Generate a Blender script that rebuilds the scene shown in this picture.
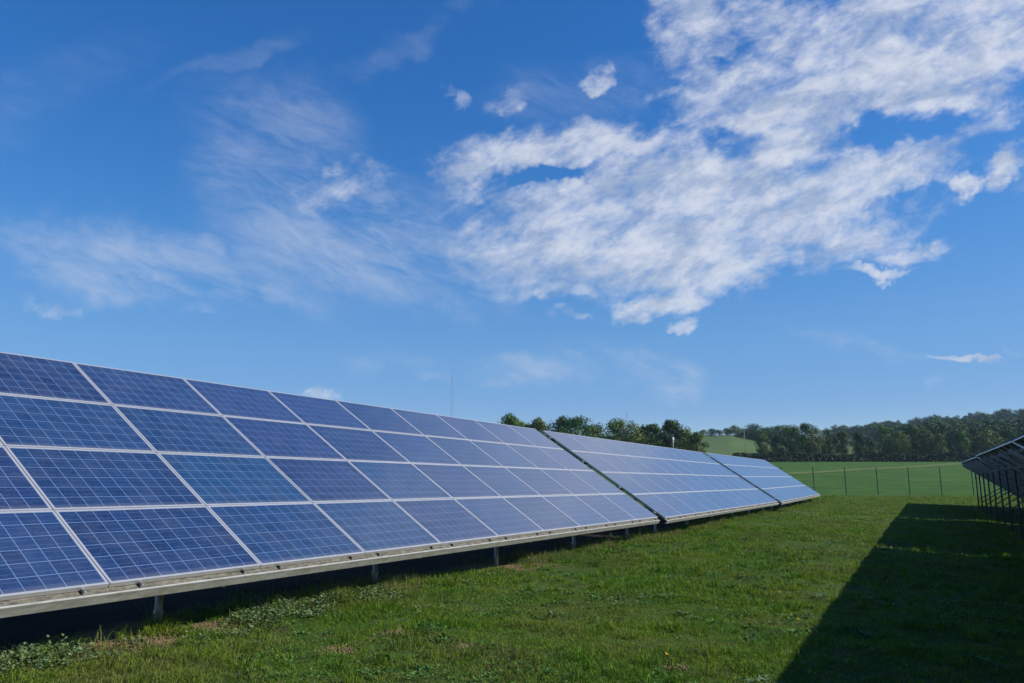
import bpy, math, random
import numpy as np
from mathutils import Vector, Matrix, noise as mnoise

random.seed(7)
rng = np.random.default_rng(7)
S = bpy.context.scene
COL = S.collection
for o in list(bpy.data.objects):
    bpy.data.objects.remove(o)

# ------------------------------------------------------------------ camera
YAW, PITCH, FPX = math.radians(27.65), math.radians(10.49), 775.0
CAMZ = 1.69
cam_d = bpy.data.cameras.new('camera')
cam_d.sensor_width = 36.0
cam_d.lens = FPX / 1024 * 36.0
cam_d.clip_start, cam_d.clip_end = 0.1, 6000
cam = bpy.data.objects.new('camera', cam_d)
COL.objects.link(cam)
cam.location = (0, 0, CAMZ)
cam.rotation_euler = (math.pi / 2 + PITCH, 0, YAW)
S.camera = cam
S.view_settings.view_transform = 'Standard'
S.view_settings.look = 'None'
S.view_settings.gamma = 1
S.view_settings.exposure = 0.22
S.render.resolution_x, S.render.resolution_y = 1024, 683

# ------------------------------------------------------------------ light
SUN = Vector((1.27, 0.50, 1.0)).normalized()          # towards the sun
SUN_EL, SUN_AZ = math.asin(SUN.z), math.atan2(SUN.x, SUN.y)
SKY_STRENGTH = 0.144
sl = bpy.data.lights.new('sun', 'SUN')
sl.energy = 5.0
sl.angle = math.radians(0.5)
sl.color = (1.0, 0.95, 0.87)
so = bpy.data.objects.new('sun', sl)
COL.objects.link(so)
so.rotation_euler = (-SUN).to_track_quat('-Z', 'Y').to_euler()

W = bpy.data.worlds.new('World')
S.world = W
W.use_nodes = True
NT = W.node_tree
NT.nodes.clear()


class G:
    """small node-graph helper"""
    def __init__(s, nt): s.nt = nt
    def n(s, t, **kw):
        x = s.nt.nodes.new(t)
        for k, v in kw.items(): setattr(x, k, v)
        return x
    def l(s, a, b): s.nt.links.new(a, b)
    def put(s, sock, v):
        if isinstance(v, bpy.types.NodeSocket): s.l(v, sock)
        elif v is not None: sock.default_value = v
    def m(s, op, a, b=None, c=None, clamp=False):
        x = s.n('ShaderNodeMath', operation=op, use_clamp=clamp)
        s.put(x.inputs[0], a); s.put(x.inputs[1], b); s.put(x.inputs[2], c)
        return x.outputs[0]
    def vm(s, op, a, b=None, out=0):
        x = s.n('ShaderNodeVectorMath', operation=op)
        s.put(x.inputs[0], a)
        if b is not None: s.put(x.inputs[1], b)
        return x.outputs[out]
    def vscale(s, a, f):
        x = s.n('ShaderNodeVectorMath', operation='SCALE')
        s.put(x.inputs[0], a); s.put(x.inputs['Scale'], f)
        return x.outputs[0]
    def noise(s, v, scale, detail=4, rough=.55, dist=0, col=False, lac=2.0):
        x = s.n('ShaderNodeTexNoise')
        if v is not None: s.l(v, x.inputs['Vector'])
        x.inputs['Scale'].default_value = scale
        x.inputs['Detail'].default_value = detail
        x.inputs['Roughness'].default_value = rough
        x.inputs['Lacunarity'].default_value = lac
        x.inputs['Distortion'].default_value = dist
        return x.outputs['Color' if col else 'Fac']
    def mr(s, v, a, b, c=0.0, d=1.0, smooth=True):
        x = s.n('ShaderNodeMapRange')
        if smooth: x.interpolation_type = 'SMOOTHSTEP'
        s.put(x.inputs[0], v)
        for i, q in enumerate((a, b, c, d)): s.put(x.inputs[i + 1], q)
        return x.outputs[0]
    def mix(s, f, a, b, mode='MIX'):
        x = s.n('ShaderNodeMix', data_type='RGBA', blend_type=mode)
        s.put(x.inputs[0], f); s.put(x.inputs[6], a); s.put(x.inputs[7], b)
        return x.outputs[2]
    def mapping(s, v, loc=(0, 0, 0), rot=(0, 0, 0), sc=(1, 1, 1), typ='POINT'):
        x = s.n('ShaderNodeMapping', vector_type=typ)
        s.l(v, x.inputs[0])
        x.inputs[1].default_value = loc; x.inputs[2].default_value = rot; x.inputs[3].default_value = sc
        return x.outputs[0]


def rgb(*c): return (c[0], c[1], c[2], 1.0)


g = G(NT)
sky = g.n('ShaderNodeTexSky', sky_type='NISHITA')
sky.sun_disc = False
sky.sun_elevation = SUN_EL
sky.sun_rotation = SUN_AZ
sky.altitude = 300
sky.air_density = 1.0
sky.dust_density = 0.35
sky.ozone_density = 2.5
D = g.n('ShaderNodeTexCoord').outputs['Generated']
# cloud field laid out on the celestial directions: tangent plane about a fixed direction of the sky
Fv = Vector((-math.sin(YAW) * math.cos(PITCH), math.cos(YAW) * math.cos(PITCH), math.sin(PITCH)))
Rv = Vector((math.cos(YAW), math.sin(YAW), 0))
Uv = Rv.cross(Fv)
df = g.vm('DOT_PRODUCT', D, tuple(Fv), 1)
dfc = g.m('MAXIMUM', df, 0.05)
aa = g.m('DIVIDE', g.vm('DOT_PRODUCT', D, tuple(Rv), 1), dfc)
bb = g.m('DIVIDE', g.vm('DOT_PRODUCT', D, tuple(Uv), 1), dfc)
cx = g.n('ShaderNodeCombineXYZ'); g.l(aa, cx.inputs[0]); g.l(bb, cx.inputs[1])
P0 = cx.outputs[0]
# cloud-layer coordinates (perspective of a flat layer overhead)
sepD = g.n('ShaderNodeSeparateXYZ'); g.l(D, sepD.inputs[0])
dz = g.m('ADD', g.m('MAXIMUM', sepD.outputs[2], 0.0), 0.16)
cp = g.n('ShaderNodeCombineXYZ')
g.l(g.m('DIVIDE', sepD.outputs[0], dz), cp.inputs[0]); g.l(g.m('DIVIDE', sepD.outputs[1], dz), cp.inputs[1])
CP = cp.outputs[0]
w1 = g.vscale(g.vm('SUBTRACT', g.noise(P0, 5.0, 5, .6, col=True), (.5, .5, .5)), .16)
w2 = g.vscale(g.vm('SUBTRACT', g.noise(P0, 22.0, 4, .6, col=True), (.5, .5, .5)), .035)
PW = g.vm('ADD', g.vm('ADD', P0, w1), w2)
THICK = [(650,222,205,78,6,1),(800,205,165,58,14,1),(560,150,120,34,8,.95),(466,178,34,26,40,.85),
         (790,118,210,52,24,1),(700,20,48,80,-12,.95),(745,80,70,45,20,.85),(765,15,60,40,0,.9),(690,110,50,30,0,.7),(930,70,190,62,16,1),(1010,20,170,75,10,1),(860,20,120,50,10,.85),
         (655,303,62,17,6,.85),(680,328,22,9,20,.75),(880,262,46,8,8,.8),(905,240,50,11,6,.75),
         (900,178,66,22,14,.75),(968,190,22,10,15,.95),(1008,172,34,18,42,.95),(962,352,42,5,3,.75),
         (593,75,22,9,25,.56),(512,96,30,15,10,.62),(453,96,16,14,0,.52),(556,320,22,9,0,.6),(868,40,60,40,10,.75),(760,200,120,60,0,.9),(560,225,80,45,0,.85),
         (560,288,60,13,4,.75),(975,125,60,22,12,.62),(57,296,34,15,0,.5),(312,386,30,8,0,.6),(345,190,50,22,10,.47),
         (1180,120,160,60,20,.9),(1250,-60,250,120,10,1),(900,-90,300,60,5,.9),(740,262,90,30,4,.8)]
HOLES = [(725,150,50,17,6,1.0),(556,180,56,11,8,.95),(715,62,22,12,0,.5),(905,205,50,10,8,.6),(600,245,30,6,5,.3),
         (915,128,60,18,12,.7),(880,215,60,12,10,.5),(705,58,24,9,10,.5),(640,118,36,14,10,.4)]
THIN = [(350,235,150,60,-8,.85),(150,262,200,38,-12,.85),(262,292,50,16,-25,.8),(270,160,80,80,-30,.65),
        (685,380,40,24,0,1.),(590,366,130,20,-2,.75),(850,344,80,9,-5,.5),(380,357,60,10,0,.4),(240,60,90,14,25,.25),(60,80,120,40,20,.2),
        (400,45,90,14,25,.25),(460,270,90,40,0,.7),(505,384,24,7,0,.5),(940,378,12,5,0,.5),(1015,336,20,5,0,.5),(600,85,120,30,5,.35),
        (205,316,20,8,0,.5),(430,371,30,6,-10,.5)]
def blobs(lst, P):
    acc = None
    for (x, y, rx, ry, an, w) in lst:
        v = g.mapping(P, ((x - 512) / FPX, (341.5 - y) / FPX, 0), (0, 0, math.radians(an)), (rx * 1.35 / FPX, ry * 1.35 / FPX, 1), 'TEXTURE')
        d = g.vm('LENGTH', v, None, 1)
        d = g.mr(d, 0.25, 1.0, w, 0.0)
        acc = d if acc is None else g.m('MAXIMUM', acc, d)
    return acc
mT = blobs(THICK, PW)
mH = blobs(HOLES, PW)
mN = blobs(THIN, PW)
nz = g.noise(g.mapping(P0, rot=(0, 0, math.radians(20)), sc=(1.5, .7, 1.0), typ='TEXTURE'), 9.0, 10, .62, .25)
nf = g.noise(g.mapping(P0, rot=(0, 0, math.radians(24)), sc=(1.3, .75, 1.0), typ='TEXTURE'), 38.0, 8, .65, .2)
nn = g.m('ADD', g.m('MULTIPLY', nz, .56), g.m('MULTIPLY', nf, .44))
base = g.m('SUBTRACT', mT, g.m('MULTIPLY', mH, .8))
dens = g.m('ADD', base, g.m('MULTIPLY', g.m('SUBTRACT', nn, .5), 3.4))
ripple = g.noise(g.mapping(P0, rot=(0, 0, math.radians(28)), sc=(1.25, .8, 1.0), typ='TEXTURE'), 62.0, 6, .6, .2)
dT = g.m('MULTIPLY', g.mr(dens, .03, 1.25), g.mr(ripple, .25, .6, .82, 1.0))
streak = g.noise(g.mapping(P0, rot=(0, 0, math.radians(-12)), sc=(1.6, .6, 1.0), typ='TEXTURE'), 7.0, 8, .6, .5)
streak2 = g.noise(g.mapping(P0, rot=(0, 0, math.radians(-22)), sc=(1.7, .55, 1.0), typ='TEXTURE'), 24.0, 9, .66, .6)
sm = g.m('ADD', g.m('MULTIPLY', streak, .6), g.m('MULTIPLY', streak2, .4))
dN = g.m('MULTIPLY', g.m('MULTIPLY', g.mr(sm, .36, .66), g.m('POWER', mN, 1.2)), .62)
front = g.mr(df, 0.05, 0.25)
dT = g.m('MULTIPLY', g.m('MULTIPLY', g.m('MULTIPLY', dT, .95), g.mr(mT, .02, .30)), front)
dN = g.m('MULTIPLY', dN, front)
# light structure inside the clouds (thicker parts greyer)
shade = g.noise(g.mapping(P0, rot=(0, 0, math.radians(18)), sc=(1.5, .7, 1.0), typ='TEXTURE'), 17.0, 7, .62, .4)
cloudcol = g.mix(g.mr(shade, .34, .60), rgb(2.35, 2.85, 3.85), rgb(4.15, 4.4, 5.0))
# clear-air colour: steeper chroma than the stock sky, as in clean autumn air
sc = g.n('ShaderNodeSeparateColor'); g.l(sky.outputs[0], sc.inputs[0])
Bc = sc.outputs[2]
def ratio_curve(x, pts):
    f = g.n('ShaderNodeFloatCurve'); c = f.mapping.curves[0]
    for i_, p_ in enumerate(pts):
        if i_ < 2: c.points[i_].location = p_
        else: c.points.new(*p_)
    f.mapping.update(); g.l(x, f.inputs['Value']); return f.outputs[0]
rr_ = ratio_curve(g.m('DIVIDE', sc.outputs[0], Bc), [(0, 0), (1, .8), (.30, .042), (.35, .095), (.42, .19), (.50, .24), (.61, .31)])
gg_ = ratio_curve(g.m('DIVIDE', sc.outputs[1], Bc), [(0, 0), (1, .8), (.53, .30), (.59, .39), (.68, .50), (.77, .545), (.86, .60)])
Bn = g.m('DIVIDE', g.m('MULTIPLY', Bc, .97), g.m('POWER', g.m('ADD', 1, g.m('POWER', g.m('DIVIDE', Bc, 4.9), 4.0)), .25))
ccx = g.n('ShaderNodeCombineColor')
g.l(g.m('MULTIPLY', rr_, Bn), ccx.inputs[0])
g.l(g.m('MULTIPLY', gg_, Bn), ccx.inputs[1])
g.l(Bn, ccx.inputs[2])
skyc = g.mix(dN, ccx.outputs[0], rgb(3.4, 3.8, 4.6))
skyc = g.mix(dT, skyc, cloudcol)
bg = g.n('ShaderNodeBackground')
bg.inputs['Strength'].default_value = SKY_STRENGTH
g.l(skyc, bg.inputs['Color'])
wo = g.n('ShaderNodeOutputWorld')
g.l(bg.outputs[0], wo.inputs[0])

# ------------------------------------------------------------------ helpers
def tag(o, label=None, cat=None, group=None, kind=None):
    if label: o['label'] = label
    if cat: o['category'] = cat
    if group: o['group'] = group
    if kind: o['kind'] = kind
    return o

def empty(name, loc, rot=(0, 0, 0)):
    o = bpy.data.objects.new(name, None)
    o.empty_display_size = .3
    COL.objects.link(o)
    o.location = loc; o.rotation_euler = rot
    return o

def obj(name, me, parent=None, loc=None, rot=None):
    o = bpy.data.objects.new(name, me)
    COL.objects.link(o)
    if parent: o.parent = parent
    if loc is not None: o.location = loc
    if rot is not None: o.rotation_euler = rot
    return o

def mat(name, base=None, rough=.6, metal=0., spec=.5):
    m = bpy.data.materials.new(name); m.use_nodes = True
    b = m.node_tree.nodes['Principled BSDF']
    if base: b.inputs['Base Color'].default_value = rgb(*base)
    b.inputs['Roughness'].default_value = rough
    b.inputs['Metallic'].default_value = metal
    b.inputs['Specular IOR Level'].default_value = spec
    return m, G(m.node_tree), b

class MB:
    def __init__(s): s.v = []; s.f = []; s.mi = []; s.cur = 0
    def quad(s, a, b, c, d):
        i = len(s.v); s.v += [a, b, c, d]; s.f.append((i, i+1, i+2, i+3)); s.mi.append(s.cur)
    def box(s, x0, x1, y0, y1, z0, z1, M=None):
        i = len(s.v)
        P = [Vector((x, y, z)) for z in (z0, z1) for y in (y0, y1) for x in (x0, x1)]
        if M: P = [M @ p for p in P]
        s.v += P
        for q in ((0,2,3,1),(4,5,7,6),(0,1,5,4),(2,6,7,3),(0,4,6,2),(1,3,7,5)):
            s.f.append(tuple(i+k for k in q)); s.mi.append(s.cur)
    def bar(s, a, b, w, h, up=Vector((0, 0, 1))):
        a, b = Vector(a), Vector(b)
        d = (b - a); L = d.length; d.normalize()
        x = d.cross(up).normalized(); u = x.cross(d)
        M = Matrix.Translation(a) @ Matrix((x, d, u)).transposed().to_4x4()
        s.box(-w/2, w/2, 0, L, -h/2, h/2, M)
    def tube(s, a, b, r0, r1=None, n=10, cap=True):
        r1 = r0 if r1 is None else r1
        a, b = Vector(a), Vector(b); d = (b-a).normalized()
        x = d.orthogonal().normalized(); y = d.cross(x)
        i = len(s.v)
        for p, r in ((a, r0), (b, r1)):
            for k in range(n):
                t = 2*math.pi*k/n; s.v.append(p + x*(r*math.cos(t)) + y*(r*math.sin(t)))
        for k in range(n):
            s.f.append((i+k, i+(k+1) % n, i+n+(k+1) % n, i+n+k)); s.mi.append(s.cur)
        if cap:
            s.f.append(tuple(i+k for k in reversed(range(n)))); s.mi.append(s.cur)
            s.f.append(tuple(i+n+k for k in range(n))); s.mi.append(s.cur)
    def mesh(s, name, mats, smooth=False):
        me = bpy.data.meshes.new(name)
        me.from_pydata([tuple(p) for p in s.v], [], s.f)
        for m in (mats if isinstance(mats, (list, tuple)) else [mats]): me.materials.append(m)
        me.polygons.foreach_set('material_index', s.mi)
        if smooth: me.polygons.foreach_set('use_smooth', [True]*len(s.f))
        me.update()
        return me

def np_mesh(name, verts, faces, m, attrs=None, smooth=False):
    """fast mesh from numpy arrays; faces (n,k)"""
    me = bpy.data.meshes.new(name)
    n, k = faces.shape
    me.vertices.add(len(verts)); me.vertices.foreach_set('co', verts.astype(np.float32).ravel())
    me.loops.add(n*k); me.loops.foreach_set('vertex_index', faces.astype(np.int32).ravel())
    me.polygons.add(n); me.polygons.foreach_set('loop_start', np.arange(0, n*k, k, dtype=np.int32))
    me.polygons.foreach_set('loop_total', np.full(n, k, dtype=np.int32))
    if smooth: me.polygons.foreach_set('use_smooth', np.ones(n, dtype=bool))
    me.update(calc_edges=True)
    for nm, arr in (attrs or {}).items():
        at = me.attributes.new(nm, 'FLOAT', 'POINT'); at.data.foreach_set('value', arr.astype(np.float32))
    me.materials.append(m)
    return me

# ------------------------------------------------------------------ terrain
sY, cY = math.sin(YAW), math.cos(YAW)
def uw(X, Y): return X*cY + Y*sY, -X*sY + Y*cY       # lateral / depth along the view heading
def xy(u, w): return u*cY - w*sY, u*sY + w*cY

_tab = {}
def vnoise(x, y, seed=0):
    """smooth value noise, numpy"""
    if seed not in _tab: _tab[seed] = np.random.default_rng(100+seed).random((256, 256))
    t = _tab[seed]
    xi, yi = np.floor(x).astype(int), np.floor(y).astype(int)
    fx, fy = x-xi, y-yi
    fx = fx*fx*(3-2*fx); fy = fy*fy*(3-2*fy)
    a = t[xi & 255, yi & 255]; b = t[(xi+1) & 255, yi & 255]; c = t[xi & 255, (yi+1) & 255]; d = t[(xi+1) & 255, (yi+1) & 255]
    return (a*(1-fx)+b*fx)*(1-fy)+(c*(1-fx)+d*fx)*fy

def height(X, Y):
    X = np.asarray(X, float); Y = np.asarray(Y, float)
    u, w = uw(X, Y)
    lat = -0.052*14*np.tanh(X/14)*np.interp(np.abs(w), [30, 62], [1, .08])*np.clip(1-(np.abs(w)-62)/20, 0, 1)
    lat = lat*np.clip((200-np.abs(X))/100, 0, 1)
    rise = np.interp(w, [0, 20, 36, 50, 62, 75, 95, 140, 205], [0, .02, .18, .43, .92, 1.45, 2.35, 4.5, CAMZ+5.95])*np.interp(w, [50, 62], [0, 1])+np.interp(w, [0, 20, 36, 50, 62], [0, .02, .18, .43, .92])*np.interp(X, [-7, -1], [.72, 1])*np.interp(w, [50, 62], [1, 0])
    a = u/np.maximum(w, 1)
    Ts = np.interp(a, [-1, .2, .32, .42, .5, .66, .9], [.055, .0625, .0643, .057, .066, .081, .083])
    ws = np.interp(a, [-1, .28, .45, 1], [360, 360, 600, 640])
    t = np.clip((w-205)/(ws-205), 0, 1)
    Tw = .029+(Ts-.029)*t**.9
    hill = CAMZ+Tw*np.minimum(w, ws)-np.clip(w-ws, 0, 400)*.02
    z = np.where(w > 205, hill, rise)
    z = z+lat
    near = np.clip(1-(np.hypot(X, Y)-40)/40, 0, 1)
    bump = (vnoise(X*.55, Y*.55, 1)-.5)*.09+(vnoise(X*1.7, Y*1.7, 2)-.5)*.05+(vnoise(X*5, Y*5, 3)-.5)*.02
    return z+bump*near

def ht(x, y): return float(height(x, y))

def soil_mask(X, Y):
    """bare reddish soil: strips by the post line, molehills and thin spots on the lawn"""
    s = np.zeros_like(X)
    n = vnoise(X*2.3, Y*2.3, 4)*.6+vnoise(X*6, Y*6, 5)*.4
    band = np.exp(-((X+6.85)/.33)**2)*(Y < 57)*1.0
    s = np.maximum(s, band*np.clip((vnoise(Y*.6+3, X*.3, 6)-.48)*6, 0, 1))
    for (px, py, r) in SPOTS: s = np.maximum(s, np.exp(-((X-px)**2+(Y-py)**2)/(r*r))*(1.1 if px < -6 else .75))
    s = s*(.25+1.3*n)
    return np.clip(s, 0, 1)
SPOTS = [(-6.35, 4.7, .36), (-6.35, 5.15, .38), (-6.4, 5.7, .36), (-6.7, 7.2, .4), (-6.7, 7.7, .3), (-4.75, 5.75, .14), (-4.85, 6.7, .13), (-3.9, 6.5, .09), (-2.1, 7.0, .12),
         (-6.4, 12.9, .4), (-6.9, 14.5, .5), (-6.9, 16.2, .5), (-6.4, 12.3, .35), (-6.5, 8.9, .3), (-6.9, 10.5, .3)]

def under(X, Y):
    """deep shade ground beneath the left and right rows where little grows"""
    return ((X < -6.75) & (X > -9.8) & (Y < 58)) | ((X > 2.6) & (X < 6.0) & (Y < 58))

th = []
t = -math.radians(50)
secf = np.linspace(-math.radians(40), math.radians(42), 300)
sec = np.concatenate([np.linspace(-math.pi, -math.radians(40), 60, endpoint=False), secf, np.linspace(math.radians(42), math.pi, 60)[1:]])
rad = np.concatenate([[.3, 1, 2, 3, 4, 5], np.geomspace(5.6, 70, 190), np.geomspace(72, 700, 90), [800, 1000, 1400, 2000, 3000, 4500]])
TH, RR = np.meshgrid(sec[:-1], rad)
Ug, Wg = RR*np.sin(TH), RR*np.cos(TH)
Xg, Yg = xy(Ug, Wg)
Zg = height(Xg, Yg)
ns, nr = len(sec)-1, len(rad)
V = np.stack([Xg, Yg, Zg], -1).reshape(-1, 3)
V = np.vstack([V, [[0, 0, ht(0, 0)]]])
ii, jj = np.meshgrid(np.arange(nr-1), np.arange(ns), indexing='ij')
j2 = (jj+1) % ns
F = np.stack([ii*ns+jj, (ii+1)*ns+jj, (ii+1)*ns+j2, ii*ns+j2], -1).reshape(-1, 4)[:, ::-1]
mg, g, b = mat('ground_turf', rough=.95, spec=.15)
geo = g.n('ShaderNodeNewGeometry').outputs['Position']
sp = g.n('ShaderNodeSeparateXYZ'); g.l(geo, sp.inputs[0])
n1 = g.noise(geo, .35, 6, .6); n2 = g.noise(geo, 4., 6, .65); n3 = g.noise(geo, 30., 4, .7)
lawn = g.mix(g.mr(n1, .35, .65), rgb(.036, .090, .008), rgb(.070, .120, .012))
lawn = g.mix(g.m('MULTIPLY', g.mr(g.noise(geo, .42, 7, .72), .52, .68), .6), lawn, rgb(.11, .10, .035))
lawn = g.mix(g.mr(n2, .42, .7), lawn, rgb(.060, .060, .020))
lawn = g.mix(g.m('MULTIPLY', g.mr(n3, .45, .8), .5), lawn, rgb(.10, .105, .045))
field = g.mix(g.mr(g.noise(g.mapping(geo, rot=(0, 0, -YAW), sc=(.25, 2.2, 1)), .35, 5, .6), .3, .7), rgb(.022, .078, .004), rgb(.060, .140, .010))
field = g.mix(g.m('MULTIPLY', g.mr(g.noise(geo, .55, 7, .78), .46, .62), .75), field, rgb(.010, .036, .006))
far = g.mix(g.mr(g.noise(geo, .012, 3, .5), .4, .6), rgb(.060, .110, .030), rgb(.085, .130, .038))
wd = g.vm('DOT_PRODUCT', geo, (-sY, cY, 0), 1)
wdn = g.m('ADD', wd, g.m('MULTIPLY', g.m('SUBTRACT', g.noise(geo, .6, 3), .5), 2.0))
field = g.mix(g.m('MULTIPLY', g.mr(g.noise(g.mapping(geo, rot=(0, 0, .35), sc=(.06, .5, 1)), 1.0, 5, .65), .42, .66), .45), field, rgb(.075, .135, .030))
c1 = g.mix(g.mr(wdn, 60.5, 62.5), lawn, field)
c1 = g.mix(g.mr(wd, 205, 225), c1, far)
at = g.n('ShaderNodeAttribute', attribute_name='soil').outputs['Fac']
soilc = g.mix(g.mr(g.noise(geo, 22, 6, .7), .35, .65), rgb(.10, .070, .036), rgb(.33, .235, .135))
c1 = g.mix(at, c1, soilc)
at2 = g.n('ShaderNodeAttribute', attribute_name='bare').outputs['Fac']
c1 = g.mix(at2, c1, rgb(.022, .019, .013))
g.l(c1, b.inputs['Base Color'])
bp = g.n('ShaderNodeBump'); bp.inputs['Strength'].default_value = .9; bp.inputs['Distance'].default_value = .05
g.l(g.noise(geo, 18., 6, .75), bp.inputs['Height']); g.l(bp.outputs[0], b.inputs['Normal'])
SO = np.append(soil_mask(Xg, Yg).ravel(), 0)
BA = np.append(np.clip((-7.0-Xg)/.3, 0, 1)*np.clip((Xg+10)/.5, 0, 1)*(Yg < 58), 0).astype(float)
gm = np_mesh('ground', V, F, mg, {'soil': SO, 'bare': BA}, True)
# centre fan closed with triangles in the same sheet
import bmesh
bm = bmesh.new(); bm.from_mesh(gm); bm.verts.ensure_lookup_table()
cidx = len(V)-1
for j in range(ns):
    bm.faces.new((bm.verts[cidx], bm.verts[j], bm.verts[(j+1) % ns]))
bmesh.ops.recalc_face_normals(bm, faces=bm.faces)
bm.to_mesh(gm); bm.free()
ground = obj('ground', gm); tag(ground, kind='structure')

# dirt track across the crop field
mt, g, b = mat('track_dirt', (.20, .17, .10), .95, spec=.1)
geo = g.n('ShaderNodeNewGeometry').outputs['Position']
g.l(g.mix(g.mr(g.noise(geo, .5, 5, .7), .35, .65), rgb(.060, .115, .018), rgb(.15, .165, .065)), b.inputs['Base Color'])
tp = [(30, 108), (44, 118), (61, 137), (80, 155), (104, 183), (122, 198), (150, 202), (200, 203)]
tv = []
for i, (u, w) in enumerate(tp):
    for k in range(6):
        if i == len(tp)-1 and k: break
        f = k/6; u2, w2 = tp[min(i+1, len(tp)-1)]
        tv.append((u+(u2-u)*f, w+(w2-w)*f))
m = MB()
P = []
for u, w in tv:
    row = []
    for off in (-3.0, -1.5, 0, 1.5, 3.0):
        X, Y = xy(u, w+off); row.append(Vector((X, Y, ht(X, Y)+.05)))
    P.append(row)
for a_, b_ in zip(P, P[1:]):
    for k in range(4): m.quad(a_[k], b_[k], b_[k+1], a_[k+1])
tag(obj('dirt_track', m.mesh('dirt_track', mt)), kind='structure')

# ------------------------------------------------------------------ solar tables
TILT = math.radians(34.2)
PX, PS = 1.70, 1.055          # module pitch along the row / up the slope
MW, MH, MT, FR = 1.688, 1.045, .04, .023

m_cell, g, b = mat('solar_cells', rough=.32, spec=.4)
uv = g.n('ShaderNodeUVMap'); uv.uv_map = 'UVMap'
su = g.n('ShaderNodeSeparateXYZ'); g.l(uv.outputs[0], su.inputs[0])
U_, V_ = g.m('MULTIPLY', su.outputs[0], 10), g.m('MULTIPLY', su.outputs[1], 6)
fu, fv = g.m('FRACT', U_), g.m('FRACT', V_)
ri = g.n('ShaderNodeObjectInfo').outputs['Random']
cid = g.n('ShaderNodeCombineXYZ'); g.l(g.m('FLOOR', U_), cid.inputs[0]); g.l(g.m('FLOOR', V_), cid.inputs[1]); g.l(g.m('MULTIPLY', ri, 97), cid.inputs[2])
wn = g.n('ShaderNodeTexWhiteNoise', noise_dimensions='3D'); g.l(cid.outputs[0], wn.inputs[0])
cr = wn.outputs['Value']
dx = g.m('MINIMUM', fu, g.m('SUBTRACT', 1, fu)); dy = g.m('MINIMUM', fv, g.m('SUBTRACT', 1, fv))
gap = g.m('SUBTRACT', 1, g.mr(g.m('MINIMUM', dx, dy), .012, .02))
bus = g.m('SUBTRACT', 1, g.mr(g.m('ABSOLUTE', g.m('SUBTRACT', g.m('ABSOLUTE', g.m('SUBTRACT', fv, .5)), .22)), .006, .012))
vsc = g.mapping(uv.outputs[0], loc=(0, 0, 0), sc=(1.67, 1.03, 1))
cv = g.n('ShaderNodeCombineXYZ'); sv = g.n('ShaderNodeSeparateXYZ'); g.l(vsc, sv.inputs[0])
g.l(sv.outputs[0], cv.inputs[0]); g.l(sv.outputs[1], cv.inputs[1]); g.l(g.m('MULTIPLY', ri, 31), cv.inputs[2])
vo = g.n('ShaderNodeTexVoronoi'); g.l(cv.outputs[0], vo.inputs['Vector']); vo.inputs['Scale'].default_value = 60
grain = g.n('ShaderNodeSeparateColor'); g.l(vo.outputs['Color'], grain.inputs[0])
tone = g.m('ADD', g.m('MULTIPLY', cr, .55), g.m('MULTIPLY', grain.outputs[0], .45))
wn2 = g.n('ShaderNodeTexWhiteNoise', noise_dimensions='1D'); g.l(g.m('MULTIPLY', ri, 57.3), wn2.inputs['W'])
tone = g.m('ADD', tone, g.m('MULTIPLY', g.m('SUBTRACT', ri, .5), .7))
hue_blue = g.mix(tone, rgb(.003, .020, .058), rgb(.005, .044, .110))
hue_viol = g.mix(tone, rgb(.007, .011, .046), rgb(.018, .034, .115))
cc = g.mix(wn2.outputs['Value'], hue_blue, hue_viol)
cc = g.mix(g.m('MULTIPLY', g.m('GREATER_THAN', grain.outputs[1], .7), .35), cc, rgb(.028, .040, .120))
cc = g.mix(g.m('MULTIPLY', bus, .40), cc, rgb(.13, .22, .42))
cc = g.mix(g.m('MULTIPLY', gap, .75), cc, rgb(.20, .32, .55))
# thin film of dust, thicker along the lower edge
dust = g.m('ADD', g.m('MULTIPLY', g.mr(su.outputs[1], .07, 0.), .20), g.m('MULTIPLY', g.mr(g.noise(cv.outputs[0], 3.0, 6, .7), .35, .75), .075))
cc = g.mix(dust, cc, rgb(.28, .28, .27))
b.inputs['Sheen Weight'].default_value = .42
b.inputs['Sheen Roughness'].default_value = .32
b.inputs['Sheen Tint'].default_value = rgb(.80, .74, .76)
g.l(cc, b.inputs['Base Color'])
b.inputs['Coat Weight'].default_value = 1.0
b.inputs['Coat IOR'].default_value = 1.45
g.l(g.mr(g.noise(cv.outputs[0], 5.0, 4, .6), .3, .7, .12, .24), b.inputs['Coat Roughness'])

m_frame, g, b = mat('anodised_aluminium', (.66, .66, .67), .38, .55)
g.l(g.mix(g.noise(g.n('ShaderNodeNewGeometry').outputs['Position'], 6, 5, .7), rgb(.48, .48, .48), rgb(.66, .66, .67)), b.inputs['Base Color'])
m_back, g, b = mat('backsheet', (.07, .075, .085), .6)
m_galv, g, b = mat('galvanised_steel', (.4, .41, .42), .5, .6)
geo = g.n('ShaderNodeNewGeometry').outputs['Position']
g.l(g.mix(g.mr(g.noise(geo, 9, 6, .7), .3, .7), rgb(.30, .31, .31), rgb(.50, .51, .51)), b.inputs['Base Color'])
m_post, g, b = mat('dark_galvanised_post', (.4, .41, .42), .5, .6)
g.l(g.mix(g.mr(g.noise(g.n('ShaderNodeNewGeometry').outputs['Position'], 9, 6, .7), .3, .7), rgb(.28, .285, .29), rgb(.46, .465, .47)), b.inputs['Base Color'])
m_post_shade, g, b = mat('shaded_steel_post', (.10, .105, .11), .6, .4)  # darker copy of the post steel, right row's shade put into its colour
m_rail, g, b = mat('weathered_rail', (.4, .4, .38), .55, .35)
geo = g.n('ShaderNodeNewGeometry').outputs['Position']
nr_ = g.noise(g.mapping(geo, sc=(3, 1, 3)), 5, 7, .75)
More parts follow.
